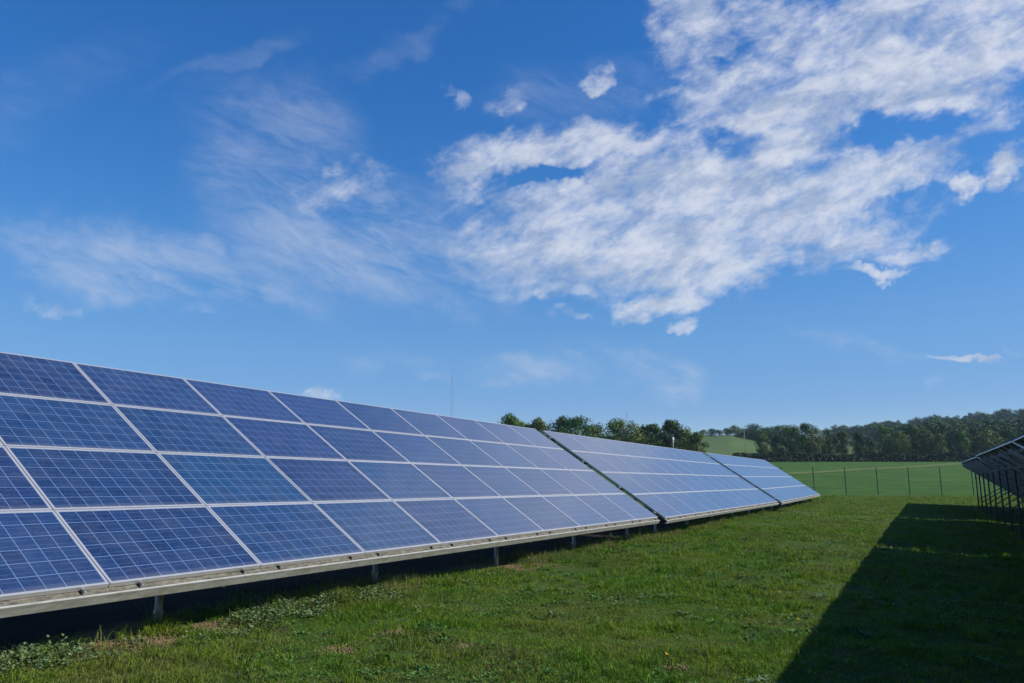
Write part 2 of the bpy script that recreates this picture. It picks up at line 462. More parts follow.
g.l(g.mix(g.mr(nr_, .35, .68), rgb(.50, .50, .47), rgb(.33, .32, .27)), b.inputs['Base Color'])
m_moss, g, b = mat('dirty_gutter', (.4, .4, .38), .85, 0)
geo = g.n('ShaderNodeNewGeometry').outputs['Position']
nr_ = g.noise(g.mapping(geo, sc=(2, 1, 2)), 9, 7, .8)
g.l(g.mix(g.mr(nr_, .38, .62), rgb(.17, .16, .125), rgb(.060, .055, .038)), b.inputs['Base Color'])
m_dark, g, b = mat('black_rubber', (.02, .02, .02), .6)
m_bolt, g, b = mat('zinc_bolt', (.6, .6, .6), .35, .8)

# local frame of a table: x = along the row (0..L), y = up the slope, z = normal
def module_meshes():
    m = MB(); hw = FR
    m.cur = 0; m.quad(Vector((hw, hw, -.003)), Vector((MW-hw, hw, -.003)), Vector((MW-hw, MH-hw, -.003)), Vector((hw, MH-hw, -.003)))
    m.cur = 1; m.quad(Vector((hw, hw, -.009)), Vector((hw, MH-hw, -.009)), Vector((MW-hw, MH-hw, -.009)), Vector((MW-hw, hw, -.009)))
    m.box(MW/2-.06, MW/2+.06, MH-.17, MH-.07, -.032, -.0095)        # junction box on the back
    me = m.mesh('solar_panel', [m_cell, m_back])
    uvl = me.uv_layers.new(name='UVMap')
    for i, c in enumerate(((0, 0), (1, 0), (1, 1), (0, 1))): uvl.data[i].uv = c
    f = MB()
    f.box(0, MW, 0, hw, -MT, 0); f.box(0, MW, MH-hw, MH, -MT, 0)
    f.box(0, hw, hw, MH-hw, -MT, 0); f.box(MW-hw, MW, hw, MH-hw, -MT, 0)
    return me, f.mesh('panel_frame', m_frame)
ME_MOD, ME_FRM = module_meshes()

def beam_mesh(name, L, w, h, mt):
    """open C-section running along +x"""
    m = MB(); t = .004
    m.box(0, L, -w/2, w/2, -t, 0); m.box(0, L, -w/2, w/2, -h, -h+t); m.box(0, L, -w/2, -w/2+t, -h+t, -t)
    return m.mesh(name, mt)

def table_frame(P, yaw, pitch):
    """matrix: x along the row (+Y world), y up the slope (-X world), z the panel normal"""
    d = Vector((math.sin(yaw)*math.cos(pitch), math.cos(yaw)*math.cos(pitch), math.sin(pitch)))
    u = Vector((-math.cos(TILT)*math.cos(yaw), math.cos(TILT)*math.sin(yaw), math.sin(TILT)))
    n = d.cross(u).normalized(); u = n.cross(d)
    return Matrix.Translation(P) @ Matrix((d, u, n)).transposed().to_4x4()

_cl = MB()
_cl.box(-.02, .02, -.055, -.015, -.05, -.012); 
ME_CLAMPD = None

def solar_table(P, yaw, pitch, nmod, label, group, pm=None):
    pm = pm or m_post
    M = table_frame(Vector(P), yaw, pitch)
    base = Vector(P); gz = ht(base.x, base.y)
    root = empty('solar_panel_table', (base.x, base.y, gz))
    tag(root, label, 'solar array', group)
    R = Matrix.Translation((-base.x, -base.y, -gz))
    L = nmod*PX-.02
    def place(o, Mat):
        o.parent = root; o.matrix_basis = Mat
    for i in range(nmod):
        for r in range(4):
            jit = Matrix.Rotation(random.gauss(0, .0012), 4, 'X') @ Matrix.Rotation(random.gauss(0, .0009), 4, 'Y')
            o = obj('solar_panel', ME_MOD)
            place(o, R @ M @ Matrix.Translation((i*PX, r*PS, 0)) @ jit)
            obj('frame', ME_FRM, o)
    # purlins under the modules
    for y in (.30, 1.45, 2.70, 3.90):
        me = beam_mesh('purlin', L+.16, .06, .08, m_galv)
        place(obj('purlin', me), R @ M @ Matrix.Translation((-.08, y, -MT-.002)))
    # lower edge rail: dirty gutter flange, bright lip, outer face
    mb = MB()
    mb.cur = 0; mb.box(-.02, L+.02, -.066, .03, -.052, -.046)
    mb.cur = 1; mb.box(-.02, L+.02, -.086, -.067, -.056, -.036)
    mb.box(-.02, L+.02, -.085, -.080, -.128, -.0565)
    mb.box(-.02, L+.02, -.0795, -.04, -.128, -.123)
    # tilt the outer face to hang plumb-ish
    me = mb.mesh('edge_rail', [m_moss, m_rail])
    place(obj('edge_rail', me), R @ M)
    # clamps on the flange
    for i in range(nmod):
        for off in (.26, MW-.26):
            c = MB()
            c.cur = 0; c.box(-.011, .011, -.04, -.004, -.045, -.022)
            c.cur = 1; c.box(.014, .036, -.038, -.012, -.045, -.034); c.tube((.0, -.04, -.034), (.0, -.050, -.034), .006, n=8)
            place(obj('clamp', c.mesh('clamp', [m_dark, m_bolt])), R @ M @ Matrix.Translation((i*PX+off+random.uniform(-.03, .03), 0, 0)))
    # supports every second module
    s = .95
    while s < L:
        raft = MB(); raft.box(s-.03, s+.03, .12, 4.10, -.25, -.125)
        place(obj('rafter', raft.mesh('rafter', m_galv)), R @ M)
        fa = M @ Vector((s, .52, -.252)); ra = M @ Vector((s, 3.28, -.252))
        for top, kind in ((fa, 0), (ra, 1)):
            gzp = ht(top.x, top.y)
            m = MB(); c = Vector((top.x, top.y, 0))
            hh = top.z+.03
            m.tube((top.x, top.y, gzp-.3), (top.x, top.y, hh), .038, n=14)
            m.tube((top.x, top.y, gzp+.13), (top.x, top.y, gzp+.17), .046, n=14)
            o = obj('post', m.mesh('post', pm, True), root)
            o.matrix_basis = Matrix.Translation((-base.x, -base.y, -gz))
        lo = Vector((ra.x+.0, ra.y+.05, ht(ra.x, ra.y)+.45)); hi = M @ Vector((s, 1.75, -.25)); hi.y = lo.y
        m = MB(); m.bar(lo, hi, .045, .045)
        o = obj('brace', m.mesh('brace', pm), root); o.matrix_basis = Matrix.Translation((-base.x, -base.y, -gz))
        # bolt end under the rail
        m = MB(); m.tube(M @ Vector((s+.32, .02, -.17)), M @ Vector((s+.32, -.05, -.17)), .012, n=8); m.tube(M @ Vector((s+.32, .0, -.17)), M @ Vector((s+.32, 0.0, -.05)), .006, n=6)
        o = obj('bolt', m.mesh('bolt', m_bolt), root); o.matrix_basis = Matrix.Translation((-base.x, -base.y, -gz))
        s += 2*PX
    # a cable loom tied below the lower row of modules
    m = MB(); pts = [M @ Vector((x, 1.0+.03*math.sin(x*2), -.14-.05*abs(math.sin(x*1.85)))) for x in np.linspace(-.25, L, 60)]
    for a_, b_ in zip(pts, pts[1:]): m.tube(a_, b_, .010, n=5, cap=False)
    o = obj('cable', m.mesh('cable', m_dark), root); o.matrix_basis = Matrix.Translation((-base.x, -base.y, -gz))
    # the high rear edge closed by a slim rail
    m = MB(); m.box(-.02, L+.02, 4*PS-.016, 4*PS+.006, -.075, -.0415)
    place(obj('top_rail', m.mesh('top_rail', m_frame)), R @ M)
    return root

zc = CAMZ
solar_table((-6.11, 1.02, -.81+zc), 0, 0, 11, 'nearest blue solar table with its lower edge at the left of the picture', 'solar tables of the left row')
solar_table((-6.05, 20.16, -.835+zc), -.008, .0035, 11, 'second solar table of the left row, between two dark gaps', 'solar tables of the left row')
solar_table((-6.12, 39.25, -.775+zc), -.018, .0085, 11, 'farthest solar table of the left row, ending by the wire fence', 'solar tables of the left row')
# right row, seen from behind (its high edge is the near one)
def right_table(Y0, n, Xh, zh, yaw, pitch, label):
    d = Vector((-math.cos(TILT), 0, math.sin(TILT)))*(4*PS)
    P = Vector((Xh, Y0, zh+zc))-d
    return solar_table(P, yaw, pitch, n, label, 'solar tables of the right row', m_post_shade)
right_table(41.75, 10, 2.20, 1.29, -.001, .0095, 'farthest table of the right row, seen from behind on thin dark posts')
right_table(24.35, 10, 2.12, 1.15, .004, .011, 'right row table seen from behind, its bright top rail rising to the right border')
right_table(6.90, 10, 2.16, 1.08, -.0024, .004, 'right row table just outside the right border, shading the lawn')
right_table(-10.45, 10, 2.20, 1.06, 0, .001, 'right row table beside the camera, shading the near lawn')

# ------------------------------------------------------------------ grass
def blades(X, Y, hgt, wid, nb, spread, lean, seed, tintbase=0.):
    r = np.random.default_rng(seed)
    n = len(X)
    X = np.repeat(X, nb)+r.normal(0, spread, n*nb); Y = np.repeat(Y, nb)+r.normal(0, spread, n*nb)
    H = np.repeat(hgt, nb)*r.uniform(.45, 1.15, n*nb); Wd = np.repeat(wid, nb)*r.uniform(.7, 1.3, n*nb)
    Z = height(X, Y)-.008
    a = r.uniform(0, 2*np.pi, n*nb); la = r.uniform(0, 2*np.pi, n*nb); ln = np.abs(r.normal(0, lean, n*nb))+.12
    cx_, cy_ = np.cos(a)*Wd/2, np.sin(a)*Wd/2
    lx, ly = np.cos(la)*ln*H, np.sin(la)*ln*H
    b0 = np.stack([X-cx_, Y-cy_, Z], 1); b1 = np.stack([X+cx_, Y+cy_, Z], 1)
    mz = Z+H*.62
    m0 = np.stack([X-cx_*.8+lx*.35, Y-cy_*.8+ly*.35, mz], 1); m1 = np.stack([X+cx_*.8+lx*.35, Y+cy_*.8+ly*.35, mz], 1)
    tz = Z+H*np.clip(1-ln*.25, .3, 1)
    tp_ = np.stack([X+lx, Y+ly, tz], 1); tp2 = tp_+np.stack([cx_*.2, cy_*.2, cx_*0], 1)
    V = np.stack([b0, b1, m0, m1, tp_, tp2], 1).reshape(-1, 3)
    k = np.arange(n*nb)*6
    F = np.concatenate([np.stack([k, k+1, k+3, k+2], 1), np.stack([k+2, k+3, k+5, k+4], 1)])
    tint = np.repeat(np.repeat(r.random(n), nb)*.5+r.random(n*nb)*.5, 6)
    dry = np.repeat((r.random(n*nb) < np.repeat(.04+.30*np.clip((vnoise(X[::nb]*1.1, Y[::nb]*1.1, 18)-.55)*4, 0, 1), nb)).astype(float), 6)
    return V, F, tint, dry

def scatter(w0, w1, dens, seed, xmin=-7.1):
    r = np.random.default_rng(seed)
    umax = w1*.70+2
    N = int(dens*(w1-w0)*2*umax)
    u = r.uniform(-umax, umax, N); w = r.uniform(w0, w1, N)
    X, Y = xy(u, w)
    keep = (np.abs(u) < w*.70+1.2) & (X > xmin)
    X, Y = X[keep], Y[keep]
    keep = ~under(X, Y) | (r.random(len(X)) < .12)
    keep &= r.random(len(X)) > soil_mask(X, Y)*1.15
    patch = vnoise(X*1.3, Y*1.3, 9)*.6+vnoise(X*4, Y*4, 10)*.4
    keep &= r.random(len(X)) < .45+patch*.9
    return X[keep], Y[keep]

Vs, Fs, Ts, Ds = [], [], [], []
off = 0
def add(t):
    global off
    V, F, ti, dr = t
    Vs.append(V); Fs.append(F+off); Ts.append(ti); Ds.append(dr); off += len(V)
def hmap(X, Y, base):
    p = vnoise(X*.8, Y*.8, 11)*.5+vnoise(X*2.6, Y*2.6, 12)*.5
    p = np.clip(p-.35*np.exp(-((X*.35+Y-14.0-.5*np.sin(X))/.35)**2)-.3*np.exp(-((X*.4+Y-21.0)/.45)**2), 0, 1)
    edge = np.exp(-((X+6.75)/.45)**2)*1.3          # rank growth along the post line
    return base*(.30+1.5*p**2.2+edge*vnoise(X*3, Y*3, 13)*1.5)
X, Y = scatter(4.6, 11, 420, 21); add(blades(X, Y, hmap(X, Y, .078), np.full(len(X), .0075), 7, .030, .95, 31))
X, Y = scatter(11, 18, 210, 22); add(blades(X, Y, hmap(X, Y, .078), np.full(len(X), .011), 7, .045, .95, 32))
X, Y = scatter(18, 32, 70, 23); add(blades(X, Y, hmap(X, Y, .090), np.full(len(X), .020), 7, .08, 1.1, 33))
X, Y = scatter(32, 61, 18, 24); add(blades(X, Y, hmap(X, Y, .095), np.full(len(X), .040), 7, .16, 1.2, 34))
# taller ragged growth, partly dry, along the post line
r = np.random.default_rng(51)
n_ = 5200
Y = r.uniform(3.2, 58, n_)**1.0; X = -6.55+r.normal(0, .28, n_)
kp = (vnoise(Y*.9, X*.9, 21)*.6+vnoise(Y*3, X*3, 22)*.4 > .46) & (r.random(n_) < np.interp(Y, [3, 8, 12, 30, 58], [.25, .5, 1, .8, .6]))
X, Y = X[kp], Y[kp]
tdry = blades(X, Y, .10+.20*vnoise(X*1.5, Y*1.5, 23), np.interp(Y, [4, 20, 58], [.006, .010, .024]), 6, .05, .5, 35)
tdry = (tdry[0], tdry[1], tdry[2], np.repeat((r.random(len(X)*6) < np.repeat(np.interp(Y, [5, 10, 20, 40], [.3, .65, .75, .35]), 6)).astype(float), 6))
add(tdry)
X, Y = scatter(4.8, 26, 7, 61, -6.4)
kp = vnoise(X*1.1, Y*1.1, 27) > .42
X, Y = X[kp], Y[kp]
add(blades(X, Y, .09+.09*vnoise(X*2, Y*2, 28), np.interp(Y, [4, 20], [.008, .014]), 30, .045, .8, 62))
V, F = np.vstack(Vs), np.vstack(Fs)
print('grass faces', len(F))
m_gr, g, b = mat('grass_blades', rough=.6, spec=.12)
geo = g.n('ShaderNodeNewGeometry').outputs['Position']
ti = g.n('ShaderNodeAttribute', attribute_name='tint').outputs['Fac']
dr = g.n('ShaderNodeAttribute', attribute_name='dry').outputs['Fac']
pz = g.noise(geo, .8, 6, .7)
pz2 = g.noise(geo, 2.2, 4, .6)
gc = g.mix(ti, rgb(.034, .120, .007), rgb(.140, .275, .018))
gc = g.mix(g.mr(pz, .38, .62), gc, g.mix(ti, rgb(.098, .170, .010), rgb(.215, .285, .030)))
gc = g.mix(g.m('MULTIPLY', g.mr(pz2, .55, .72), .6), gc, rgb(.022, .095, .014))
gc = g.mix(g.m('MULTIPLY', g.mr(g.noise(geo, .42, 7, .72), .52, .68), .55), gc, g.mix(ti, rgb(.075, .085, .020), rgb(.21, .19, .070)))
gc = g.mix(g.m('MULTIPLY', dr, .7), gc, rgb(.20, .17, .085))
g.l(gc, b.inputs['Base Color'])
b.inputs['Subsurface Weight'].default_value = 0
tr = g.n('ShaderNodeBsdfTranslucent'); g.l(gc, tr.inputs[0])
ms = g.n('ShaderNodeMixShader'); ms.inputs[0].default_value = .38
g.l(b.outputs[0], ms.inputs[1]); g.l(tr.outputs[0], ms.inputs[2])
g.l(ms.outputs[0], m_gr.node_tree.nodes['Material Output'].inputs[0])
tag(obj('grass', np_mesh('grass', V, F, m_gr, {'tint': np.concatenate(Ts), 'dry': np.concatenate(Ds)})),
    'short mown grass covering the strip between the two rows', 'grass', kind='stuff')

# broad-leaved weeds along the post line and sprinkled over the lawn
def leaves(C, rad, nl, size, seed, up=.5):
    r = np.random.default_rng(seed)
    n = len(C)*nl
    c = np.repeat(C, nl, 0); R_ = np.repeat(rad, nl); sz = np.repeat(size, nl)*r.uniform(.6, 1.3, n)
    a = r.uniform(0, 2*np.pi, n); q = np.sqrt(r.random(n))
    pos = c+np.stack([np.cos(a)*q*R_, np.sin(a)*q*R_, r.random(n)*R_*up*(1.2-q)], 1)
    ax = np.stack([np.cos(a+r.normal(0, .6, n)), np.sin(a+r.normal(0, .6, n)), r.uniform(-.1, .7, n)], 1)
    ax /= np.linalg.norm(ax, axis=1)[:, None]
    sd = np.cross(ax, np.stack([r.normal(0, .35, n), r.normal(0, .35, n), np.ones(n)], 1)); sd /= np.linalg.norm(sd, axis=1)[:, None]
    L = sz[:, None]; Wd = L*.30
    V = np.stack([pos, pos+ax*L*.45+sd*Wd, pos+ax*L, pos+ax*L*.45-sd*Wd], 1).reshape(-1, 3)
    F = np.arange(n*4).reshape(-1, 4)
    return V, F, np.repeat(r.random(n), 4)
m_wd, g, b = mat('weed_leaves', rough=.6, spec=.2)
ti = g.n('ShaderNodeAttribute', attribute_name='tint').outputs['Fac']
gc = g.mix(ti, rgb(.050, .100, .030), rgb(.15, .215, .095)); g.l(gc, b.inputs['Base Color'])
r = np.random.default_rng(5)
cs = []; rs = []; sz = []
for k in range(150):                                     # pale clumps on the edge of the shade
    Y_ = r.uniform(3.4, 20); X_ = -6.65+r.normal(0, .20)
    if vnoise(np.array(Y_*.7), np.array(2.), 14) < .38 or (4.3 < Y_ < 6.0 and r.random() < .8): continue
    cs.append((X_, Y_)); rs.append(r.uniform(.07, .20)); sz.append(r.uniform(.022, .045))
for k in range(190):
    Y_ = r.uniform(3.2, 8.6); X_ = -6.30+r.normal(0, .2)
    if 4.35 < Y_ < 6.0 and X_ < -6.02: continue
    cs.append((X_, Y_)); rs.append(r.uniform(.08, .18)); sz.append(r.uniform(.022, .045))
for k in range(160):
    u, w = r.uniform(-6, 9), r.uniform(6.5, 22); X_, Y_ = xy(u, w)
    if X_ < -6.3 or vnoise(np.array(X_*.9), np.array(Y_*.9), 15) < .45: continue
    cs.append((X_, Y_)); rs.append(r.uniform(.04, .10)); sz.append(r.uniform(.022, .05))
cs = np.array(cs); C3 = np.column_stack([cs, height(cs[:, 0], cs[:, 1])+.015])
V, F, ti_ = leaves(C3, np.array(rs), 46, np.array(sz), 6, .9)
tag(obj('weeds', np_mesh('weeds', V, F, m_wd, {'tint': ti_})), 'pale broad-leaved weeds along the post line of the left row', 'weeds', kind='stuff')

# clover and plantain mats in the lawn
m_cv, g, b = mat('clover_leaves', rough=.6, spec=.15)
ti = g.n('ShaderNodeAttribute', attribute_name='tint').outputs['Fac']
g.l(g.mix(ti, rgb(.020, .075, .010), rgb(.095, .190, .035)), b.inputs['Base Color'])
r = np.random.default_rng(15)
X, Y = scatter(4.8, 24, 16, 44, -6.6)
kp = vnoise(X*.7, Y*.7, 19)*.6+vnoise(X*2.1, Y*2.1, 20)*.4 > .47
X, Y = X[kp], Y[kp]
V, F, ti_ = leaves(np.column_stack([X, Y, height(X, Y)+.012]), r.uniform(.05, .17, len(X)), 26, r.uniform(.020, .042, len(X)), 16, .35)
tag(obj('clover', np_mesh('clover', V, F, m_cv, {'tint': ti_})), 'low clover and plantain mats between the grass of the lawn', 'clover', kind='stuff')

# clods of loose soil
m_cl, g, b = mat('soil_clods', (.2, .13, .08), .95, spec=.1)
g.l(g.mix(g.noise(g.n('ShaderNodeNewGeometry').outputs['Position'], 14, 5, .7), rgb(.10, .070, .038), rgb(.30, .210, .120)), b.inputs['Base Color'])
N = 2600; sel = np.random.default_rng(8).integers(0, len(SPOTS), N); r = np.random.default_rng(9)
sp_ = np.array(SPOTS)[sel]
X = sp_[:, 0]+r.normal(0, 1, N)*sp_[:, 2]*.55; Y = sp_[:, 1]+r.normal(0, 1, N)*sp_[:, 2]*.6
rr = r.uniform(.004, .016, N); Z = height(X, Y)
octv = np.array([(1, 0, 0), (-1, 0, 0), (0, 1, 0), (0, -1, 0), (0, 0, 1), (0, 0, -1)])
octf = np.array([(0, 2, 4), (2, 1, 4), (1, 3, 4), (3, 0, 4), (2, 0, 5), (1, 2, 5), (3, 1, 5), (0, 3, 5)])
V = (octv[None]*rr[:, None, None]*r.uniform(.6, 1.4, (N, 6, 1)))+np.stack([X, Y, Z+rr*.4], 1)[:, None]
F = (octf[None]+np.arange(N)[:, None, None]*6).reshape(-1, 3)
tag(obj('soil_clods', np_mesh('soil_clods', V.reshape(-1, 3), F, m_cl)), 'loose reddish soil clods on the bare spots of the lawn', 'soil', kind='stuff')

# a few dandelions
m_yel, g, b = mat('yellow_petals', (.75, .50, .02), .6)
m_stem, g, b = mat('flower_stem', (.06, .11, .03), .6)
fl = MB(); fl.tube((0, 0, 0), (.004, 0, .085), .003, n=6)
hd = MB()
for k in range(14):
    for q, (r0, zz) in enumerate(((.022, .088), (.014, .097))):
        a_ = 2*math.pi*k/14+q*.2
        c_, s_ = math.cos(a_), math.sin(a_); w_ = .0045
        hd.quad(Vector((0, 0, .086)), Vector((c_*r0*.7-s_*w_, s_*r0*.7+c_*w_, zz)), Vector((c_*r0, s_*r0, zz+.003)), Vector((c_*r0*.7+s_*w_, s_*r0*.7-c_*w_, zz)))
me_fs, me_fh = fl.mesh('stem', m_stem), hd.mesh('flower_head', m_yel)
FL = [(-2.15, 7.05, 'yellow dandelion near the bottom middle of the lawn, beside a bare spot'),
      (-1.42, 9.8, 'yellow dandelion close to the shadow edge of the lawn'),
      (-1.95, 11.9, 'small yellow dandelion farther up the lit strip')]
for i, (x, y, lb) in enumerate(FL):
    e = empty('dandelion', (x, y, ht(x, y))); tag(e, lb, 'flower', 'yellow dandelions in the lawn')
    obj('stem', me_fs, e); obj('flower_head', me_fh, e)

# ------------------------------------------------------------------ perimeter fence
m_fp, g, b = mat('green_fence_post', (.025, .050, .028), .5)
m_wire, g, b = mat('fence_wire', (.03, .05, .035), .5)
fu0, fu1, fw, fs = -38.0, 62.0, 62.0, 2.5
X0, Y0 = xy(23.75, fw)
fence = empty('wire_fence', (X0, Y0, ht(X0, Y0)))
tag(fence, 'dark green wire fence with slim posts between lawn and crop field', 'fence')
B = Matrix.Translation((-X0, -Y0, -ht(X0, Y0)))
tops = []
k = 0
u = 23.75-fs*24
while u < fu1:
    X_, Y_ = xy(u, fw); z = ht(X_, Y_)
    m = MB(); r_ = .036
    m.tube((X_, Y_, z-.2), (X_, Y_, z+2.15), r_, n=8)
    o = obj('post', m.mesh('post', m_fp), fence); o.matrix_basis = B
    tops.append((X_, Y_, z))
    u += fs; k += 1
m = MB()
for a_, b_ in zip(tops, tops[1:]):
    for hgt in (.1, .5, .9, 1.3, 1.7, 2.0):
        m.tube((a_[0], a_[1], a_[2]+hgt), (b_[0], b_[1], b_[2]+hgt), .0025, n=4, cap=False)
    for q in range(1, 9):
        f_ = q/9; x_ = a_[0]+(b_[0]-a_[0])*f_; y_ = a_[1]+(b_[1]-a_[1])*f_; z_ = a_[2]+(b_[2]-a_[2])*f_
        m.tube((x_, y_, z_+.08), (x_, y_, z_+2.0), .0015, n=3, cap=False)
o = obj('wire_mesh', m.mesh('wire_mesh', m_wire), fence); o.matrix_basis = B

# ------------------------------------------------------------------ trees
m_bark, g, b = mat('bark', (.09, .07, .05), .9)
def foliage_mat(name, c0, c1):
    m, g, b = mat(name, rough=.7, spec=.15)
    ti = g.n('ShaderNodeAttribute', attribute_name='tint').outputs['Fac']
    ri = g.n('ShaderNodeObjectInfo').outputs['Random']
    c = g.mix(ti, rgb(*c0), rgb(*c1))
    b.inputs['Subsurface Weight'].default_value = 0
    hs = g.n('ShaderNodeHueSaturation'); g.l(c, hs.inputs['Color'])
    g.l(g.mr(ri, 0, 1, .525, .475, False), hs.inputs['Hue']); g.l(g.mr(ri, 0, 1, .6, 1.5, False), hs.inputs['Value'])
    g.l(hs.outputs[0], b.inputs['Base Color'])
    return m
m_fd = foliage_mat('dark_leaves', (.022, .064, .010), (.090, .165, .026))
m_fo = foliage_mat('olive_leaves', (.045, .078, .016), (.14, .175, .042))
m_fw = foliage_mat('wood_leaves', (.020, .060, .012), (.095, .155, .030))

def crown_arrays(seed, H=9., W_=7., trunk=.18, nlob=26, per=75, leaf=.34):
    """crown = many leaf sprays gathered on irregular boughs; returns verts, faces, tint"""
    r = np.random.default_rng(seed)
    z0 = H*trunk
    lob = []
    for k in range(nlob):
        t_ = r.random()
        zc_ = z0+(H-z0)*(.12+.82*t_)
        env = math.sin(math.pi*min(1, (.18+.80*t_)))**.6
        a_ = r.uniform(0, 2*np.pi); q = r.uniform(.25, .85)*env*W_/2
        lob.append((math.cos(a_)*q, math.sin(a_)*q, zc_, r.uniform(.17, .28)*W_*(.6+.4*env)))
    lob = np.array(lob)
    n = nlob*per
    L = np.repeat(lob, per, 0)
    d = r.normal(0, 1, (n, 3)); d /= np.linalg.norm(d, axis=1)[:, None]
    rad_ = L[:, 3]*(.55+.5*r.random(n))
    P = L[:, :3]+d*rad_[:, None]*np.array([1, 1, .75])
    P[:, 2] = np.maximum(P[:, 2], z0*.75)
    nr_ = d+r.normal(0, .33, (n, 3)); nr_ /= np.linalg.norm(nr_, axis=1)[:, None]
    t1 = np.cross(nr_, r.normal(0, 1, (n, 3))); t1 /= np.linalg.norm(t1, axis=1)[:, None]
    t2 = np.cross(nr_, t1)
    s = leaf*r.uniform(.5, 1.25, n)[:, None]
    V = np.stack([P-t1*s*.5, P+t2*s*.34, P+t1*s*.5, P-t2*s*.34], 1).reshape(-1, 3)
    tint = np.repeat(np.clip(r.normal(.45, .22, n)+np.repeat(r.normal(0, .2, nlob), per), 0, 1), 4)
    return V, np.arange(n*4).reshape(-1, 4), tint, lob, z0

def trunk_mesh(H, W_, lob, z0, name='trunk'):
    m = MB()
    m.tube((0, 0, -.3), (.1, 0, z0), H*.028, H*.022, 8, False); m.tube((.1, 0, z0), (0, .1, H*.75), H*.022, H*.006, 8, False)
    for l in lob[::2]:
        m.tube((.08, 0, z0+(l[2]-z0)*.45), tuple(l[:3]), H*.008, H*.002, 5, False)
    return m.mesh(name, m_bark)

KINDS = {}
def tree_kind(name, mt, seed, **kw):
    V, F, ti, lob, z0 = crown_arrays(seed, **kw)
    KINDS[name] = (np_mesh('crown', V, F, mt, {'tint': ti}), trunk_mesh(kw.get('H', 9.), kw.get('W_', 7.), lob, z0))
for q in range(3):
    tree_kind('olive%d' % q, m_fo, 50+q, H=10., W_=[8.5, 7., 9.5][q], trunk=[.12, .2, .1][q], nlob=40, per=120, leaf=.40)
    tree_kind('dark%d' % q, m_fd, 60+q, H=10., W_=[8., 9.5, 6.5][q], trunk=[.1, .08, .12][q], nlob=42, per=120, leaf=.40)
tree_kind('airy0', m_fo, 71, H=10., W_=6.5, trunk=.15, nlob=24, per=55, leaf=.36)
tree_kind('bush0', m_fd, 72, H=10., W_=16., trunk=.02, nlob=34, per=90, leaf=.7)

def tree(kind, u, w, H, label, group, wf=1., name='tree', rz=None):
    X_, Y_ = xy(u, w)
    e = empty(name, (X_, Y_, ht(X_, Y_)-.1), (0, 0, random.uniform(0, 6.28) if rz is None else rz))
    s = H/10.; e.scale = (s*wf, s*wf, s)
    tag(e, label, 'tree' if name == 'tree' else 'shrub', group)
    c, t_ = KINDS[kind]
    obj('crown', c, e); obj('trunk', t_, e)
    return e
def Tz(y): return math.tan(PITCH+math.atan((341.5-y)/FPX))
def auto_tree(kind, px, ytop, w, label, group, wf=1.):
    u = (px-512)/FPX*w/math.cos(PITCH)*1.0*(1+0)     # depth w along the heading; small correction for the tilt
    u = (px-512)/FPX*w*(math.cos(PITCH)+Tz(ytop+8)*math.sin(PITCH))
    X_, Y_ = xy(u, w)
    H = CAMZ+Tz(ytop)*w-ht(X_, Y_)
    return tree(kind, u, w, max(H, 1.5)*1.04, label, group, wf)
GL = 'trees standing behind the left row'
for (k, px, yt, w, wf, lb) in [
    ('dark0', 509, 417, 150, .9, 'rounded dark tree, leftmost of those rising above the top edge of the first solar table'),
    ('dark2', 530, 424, 156, .8, 'low dark tree crown just left of the gap between the first two solar tables'),
    ('olive1', 538, 419, 148, .6, 'narrow tree crown right in the gap between the first two solar tables'),
    ('dark0', 562, 419, 158, .85, 'dark round tree just right of the gap between the first two solar tables'),
    ('dark1', 577, 419, 150, 1., 'wide dark tree behind the start of the second solar table'),
    ('olive0', 598, 425, 160, .8, 'low olive tree between two taller dark ones behind the second solar table'),
    ('dark0', 617, 421, 150, .85, 'dark tree left of the wide olive tree behind the second table'),
    ('olive2', 631, 423, 146, .9, 'wide olive green tree behind the middle of the second table'),
    ('dark2', 650, 424, 152, 1.1, 'compact round dark tree left of the tall airy tree'),
    ('olive1', 671, 421, 144, .85, 'tall airy tree behind the white pole'),
    ('olive0', 661, 434, 150, .6, 'small olive tree squeezed between the round dark and the airy tree'),
    ('olive0', 686, 429, 147, .9, 'thin airy tree right of the white pole'),
    ('dark1', 521, 424, 162, 1.1, 'low broad crown between the leftmost tree and the first gap'),
    ('olive2', 549, 426, 160, 1.1, 'low olive crown just past the gap between the first two tables'),
    ('dark1', 589, 427, 160, 1.1, 'low dark crown filling in behind the low olive tree of the second table'),
    ('dark1', 641, 429, 158, 1.1, 'low dark crown between the wide olive tree and the compact round one'),
    ('olive1', 697, 433, 142, .85, 'small olive tree at the right end of the left group, by the green slope')]:
    auto_tree(k, px, yt, w, lb, GL, wf)
GM = 'trees of the belt beyond the crop field'
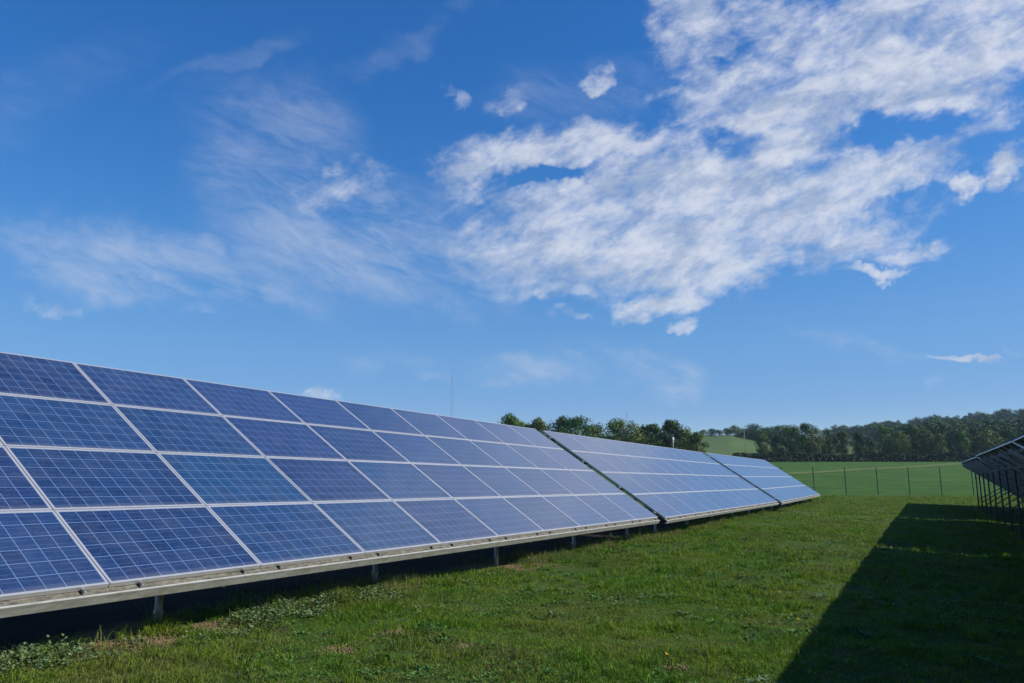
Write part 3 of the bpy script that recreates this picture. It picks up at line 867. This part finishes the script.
for (k, px, yt, w, wf, lb) in [
    ('olive1', 762, 434, 212, .9, 'low tree at the left end of the tree belt, beside the bright slope'),
    ('dark1', 776, 437, 214, .8, 'low dark tree second from the left end of the tree belt'),
    ('dark0', 792, 427, 212, .95, 'tall dark tree in the left part of the belt, left of the tallest crown'),
    ('dark1', 805, 425, 216, .9, 'tallest broad tree in the left half of the belt'),
    ('olive0', 815, 428, 212, .8, 'tree leaning on the right flank of the tallest belt crown'),
    ('olive2', 829, 430, 214, .8, 'olive tree in the belt right of the tallest crown'),
    ('olive1', 842, 432, 211, .8, 'slim brownish tree in the middle of the belt'),
    ('dark0', 858, 434, 216, .9, 'mid-height dark tree in the belt centre'),
    ('dark2', 870, 438, 211, .8, 'narrow dark tree in the belt centre, left of the broad grey-green one'),
    ('dark1', 884, 428, 220, 1., 'broad grey-green tree in the right half of the belt'),
    ('olive0', 898, 432, 214, .85, 'grey-green tree in front of the wooded hill foot'),
    ('dark1', 912, 427, 218, 1., 'large dark tree below the wooded hill'),
    ('olive2', 926, 430, 214, .95, 'large round tree right of the dark one below the wooded hill'),
    ('olive1', 940, 434, 210, .7, 'slender lighter tree left of the small clearing'),
    ('dark0', 962, 432, 216, .9, 'dark tree right of the small clearing'),
    ('olive0', 974, 428, 222, 1., 'sunlit round tree above the end of the right row'),
    ('olive2', 990, 430, 216, 1., 'sunlit tree above the right row top rail'),
    ('dark1', 1008, 430, 220, 1., 'tree next to the right border above the right row'),
    ('olive0', 1030, 428, 218, 1., 'tree cut by the right border')]:
    auto_tree(k, px, yt, w, lb, GM, wf)
# more belt trees outside the frame on both sides
for i in range(10):
    tree(random.choice(['dark0', 'dark1', 'olive0']), 155+i*11, 214+random.uniform(-4, 6), random.uniform(9, 13), 'belt tree beyond the right border of the picture', GM)
# trees on the skyline above the bright slope
GS = 'small trees on the skyline above the green slope'
for i, (px, yt, wf) in enumerate([(704, 430, 2.3), (712, 429, 2.3), (719, 430, 2.2), (727, 428.5, 2.2), (735, 426, 1.6), (745, 429.5, 2.3), (754, 425, 1.7), (764, 429, 2.3), (773, 428, 2.4), (783, 427, 2.3)]):
    nm = ['leftmost', 'second', 'third', 'fourth', 'fifth', 'sixth', 'seventh', 'eighth', 'ninth', 'tenth'][i]
    auto_tree('bush0', px, yt, 357, 'small dark tree on the skyline above the green slope, %s from the left' % nm, GS, wf*.62)

def merged_wood(name, pts, seed, mt, Hr, label):
    r = np.random.default_rng(seed)
    protos = [crown_arrays(seed+q, H=10., W_=[9., 11., 8.][q], trunk=.08, nlob=20, per=50, leaf=.68)[:3] for q in range(3)]
    Vs, Ts, n = [], [], 0
    for (u, w, H) in pts:
        V, F, ti = protos[r.integers(3)]
        a_ = r.uniform(0, 6.28); s = H/10.; sw = s*r.uniform(.95, 1.35)
        c_, s_ = math.cos(a_), math.sin(a_)
        X_, Y_ = xy(u, w)
        Q = np.stack([(V[:, 0]*c_-V[:, 1]*s_)*sw+X_, (V[:, 0]*s_+V[:, 1]*c_)*sw+Y_, V[:, 2]*s+ht(X_, Y_)-.5], 1)
        Vs.append(Q); Ts.append(np.clip(ti*.7+r.choice([-.1, .1, .3, .8, 1.0], p=[.3, .3, .2, .1, .1]), 0, 1.6))
    V = np.vstack(Vs)
    return tag(obj(name, np_mesh(name, V, np.arange(len(V)).reshape(-1, 4), mt, {'tint': np.concatenate(Ts)})), label, 'wood', kind='stuff')
pts = []
r = np.random.default_rng(77)
for k in range(850):
    w = r.uniform(232, 640); a_ = r.uniform(.40, 1.0)
    lim = np.interp(a_, [.40, .46, .52, 1], [560, 420, 250, 235])
    if w < lim: continue
    pts.append((a_*w, w, r.uniform(8, 12.5)))
merged_wood('wooded_hill', pts, 90, m_fw, (8, 12), 'dense dark green wood covering the hill at the right')
# hedge at the belt foot, coloured dark for the shade under the trees
V_, F_, T_ = [], [], []
r = np.random.default_rng(12)
N = 26000
u = r.uniform(58, 185, N); w = 205.5+r.normal(0, .7, N); Xh, Yh = xy(u, w)
top = 1.7+.9*vnoise(u*.35, w*0, 16)
P_ = np.stack([Xh, Yh, height(Xh, Yh)+r.random(N)**.8*top], 1)
d = r.normal(0, 1, (N, 3)); d /= np.linalg.norm(d, axis=1)[:, None]; t1 = np.cross(d, r.normal(0, 1, (N, 3))); t1 /= np.linalg.norm(t1, axis=1)[:, None]; t2 = np.cross(d, t1)
s = (r.uniform(.2, .5, N))[:, None]
V = np.stack([P_-t1*s*.5, P_+t2*s*.4, P_+t1*s*.5, P_-t2*s*.4], 1).reshape(-1, 3)
m_hd = foliage_mat('shaded_hedge_leaves', (.008, .018, .006), (.020, .040, .012))
tag(obj('hedge', np_mesh('hedge', V, np.arange(N*4).reshape(-1, 4), m_hd, {'tint': np.repeat(r.random(N), 4)})), 'low hedge along the foot of the tree belt, shade under the trees coloured in', 'hedge')

# ------------------------------------------------------------------ poles and masts
m_wht, g, b = mat('white_paint', (.72, .73, .72), .5)
m_pole, g, b = mat('weathered_pole', (.30, .30, .29), .8)
m_steel, g, b = mat('mast_steel', (.24, .27, .32), .6, .3)
def at_px(px, w, y=440):
    u = (px-512)/FPX*w*(math.cos(PITCH)+Tz(y)*math.sin(PITCH)); return xy(u, w)
# white pole in front of the left trees
X_, Y_ = at_px(673, 120); z = ht(X_, Y_); top = CAMZ+Tz(437)*120
e = empty('pole', (X_, Y_, z)); tag(e, 'slim pale pole with a white head in front of the tall airy tree', 'pole')
m = MB(); m.tube((0, 0, 0), (0, 0, top-z-.9), .08, .06, 10); obj('shaft', m.mesh('shaft', m_pole, True), e)
m = MB(); m.tube((0, 0, top-z-.9), (0, 0, top-z-.75), .10, .15, 12); m.tube((0, 0, top-z-.75), (0, 0, top-z-.1), .15, .15, 12); m.tube((0, 0, top-z-.1), (0, 0, top-z), .15, .05, 12)
obj('head', m.mesh('head', m_wht, True), e)
# utility pole on the slope
X_, Y_ = at_px(744.5, 235); z = ht(X_, Y_); top = CAMZ+Tz(428)*235
e = empty('utility_pole', (X_, Y_, z)); tag(e, 'thin utility pole on the green slope left of the tree belt', 'pole')
m = MB(); m.tube((0, 0, -.2), (0, 0, top-z), .09, .06, 10); obj('shaft', m.mesh('shaft', m_pole, True), e)
m = MB(); m.bar((-.9, 0, top-z-.4), (.9, 0, top-z-.4), .07, .07); obj('crossarm', m.mesh('crossarm', m_pole), e)
for q in (-.75, 0, .75):
    m = MB(); m.tube((q, 0, top-z-.34), (q, 0, top-z-.12), .05, .04, 8); obj('insulator', m.mesh('insulator', m_wht), e)
# white farm shed far away on the skyline
X_, Y_ = at_px(716, 350, 432); z = ht(X_, Y_)
e = empty('shed', (X_, Y_, z), (0, 0, YAW)); tag(e, 'tiny white gabled shed among the skyline trees', 'shed')
m = MB(); m.box(-.6, .6, -1.6, 1.6, 0, 1.5); obj('wall', m.mesh('wall', m_wht), e)
m = MB(); m.quad(Vector((-.7, -1.8, 1.45)), Vector((-.7, 1.8, 1.45)), Vector((0, 1.8, 2.1)), Vector((0, -1.8, 2.1))); m.quad(Vector((0, -1.8, 2.1)), Vector((0, 1.8, 2.1)), Vector((.7, 1.8, 1.45)), Vector((.7, -1.8, 1.45)))
obj('roof', m.mesh('roof', m_pole), e)
# lattice mast far behind the first table
def lattice(px, w, ytop, half, label, rt=.05):
    X_, Y_ = at_px(px, w, ytop+20); z = ht(X_, Y_); H = CAMZ+Tz(ytop)*w-z
    e = empty('radio_mast', (X_, Y_, z), (0, 0, YAW)); tag(e, label, 'mast')
    cor = [(half, 0), (-half*.5, half*.87), (-half*.5, -half*.87)]
    hb = H*.86
    for c in cor:
        m = MB(); m.tube((c[0], c[1], 0), (c[0], c[1], hb), rt, n=6); obj('leg', m.mesh('leg', m_steel), e)
    m = MB(); n = int(hb/(half*3))
    for i in range(n):
        a0, a1 = hb*i/n, hb*(i+1)/n
        for q in range(3):
            c, d_ = cor[q], cor[(q+1) % 3]
            if i % 2: c, d_ = d_, c
            m.tube((c[0], c[1], a0), (d_[0], d_[1], a1), rt*.5, n=4, cap=False)
    obj('lattice', m.mesh('lattice', m_steel), e)
    m = MB(); m.tube((0, 0, hb-1), (0, 0, H), rt*1.8, rt*1.0, 8); obj('antenna', m.mesh('antenna', m_steel), e)
lattice(452, 300, 366, .6, 'tall thin lattice mast rising above the first solar table', .03)
lattice(627, 420, 407, .5, 'faint short mast above the trees behind the second table', .03)

# ------------------------------------------------------------------ haze
hm = bpy.data.materials.new('air'); hm.use_nodes = True; hm.node_tree.nodes.clear()
g = G(hm.node_tree)
pv = g.n('ShaderNodeVolumePrincipled'); pv.inputs['Color'].default_value = rgb(.55, .75, 1.0); pv.inputs['Density'].default_value = .00016
ou = g.n('ShaderNodeOutputMaterial'); g.l(pv.outputs[0], ou.inputs['Volume'])
m = MB(); m.box(-4700, 4700, -4700, 4700, -14, 95)
tag(obj('haze', m.mesh('haze', hm)), 'thin blue air in front of the far woods', 'haze', kind='stuff')
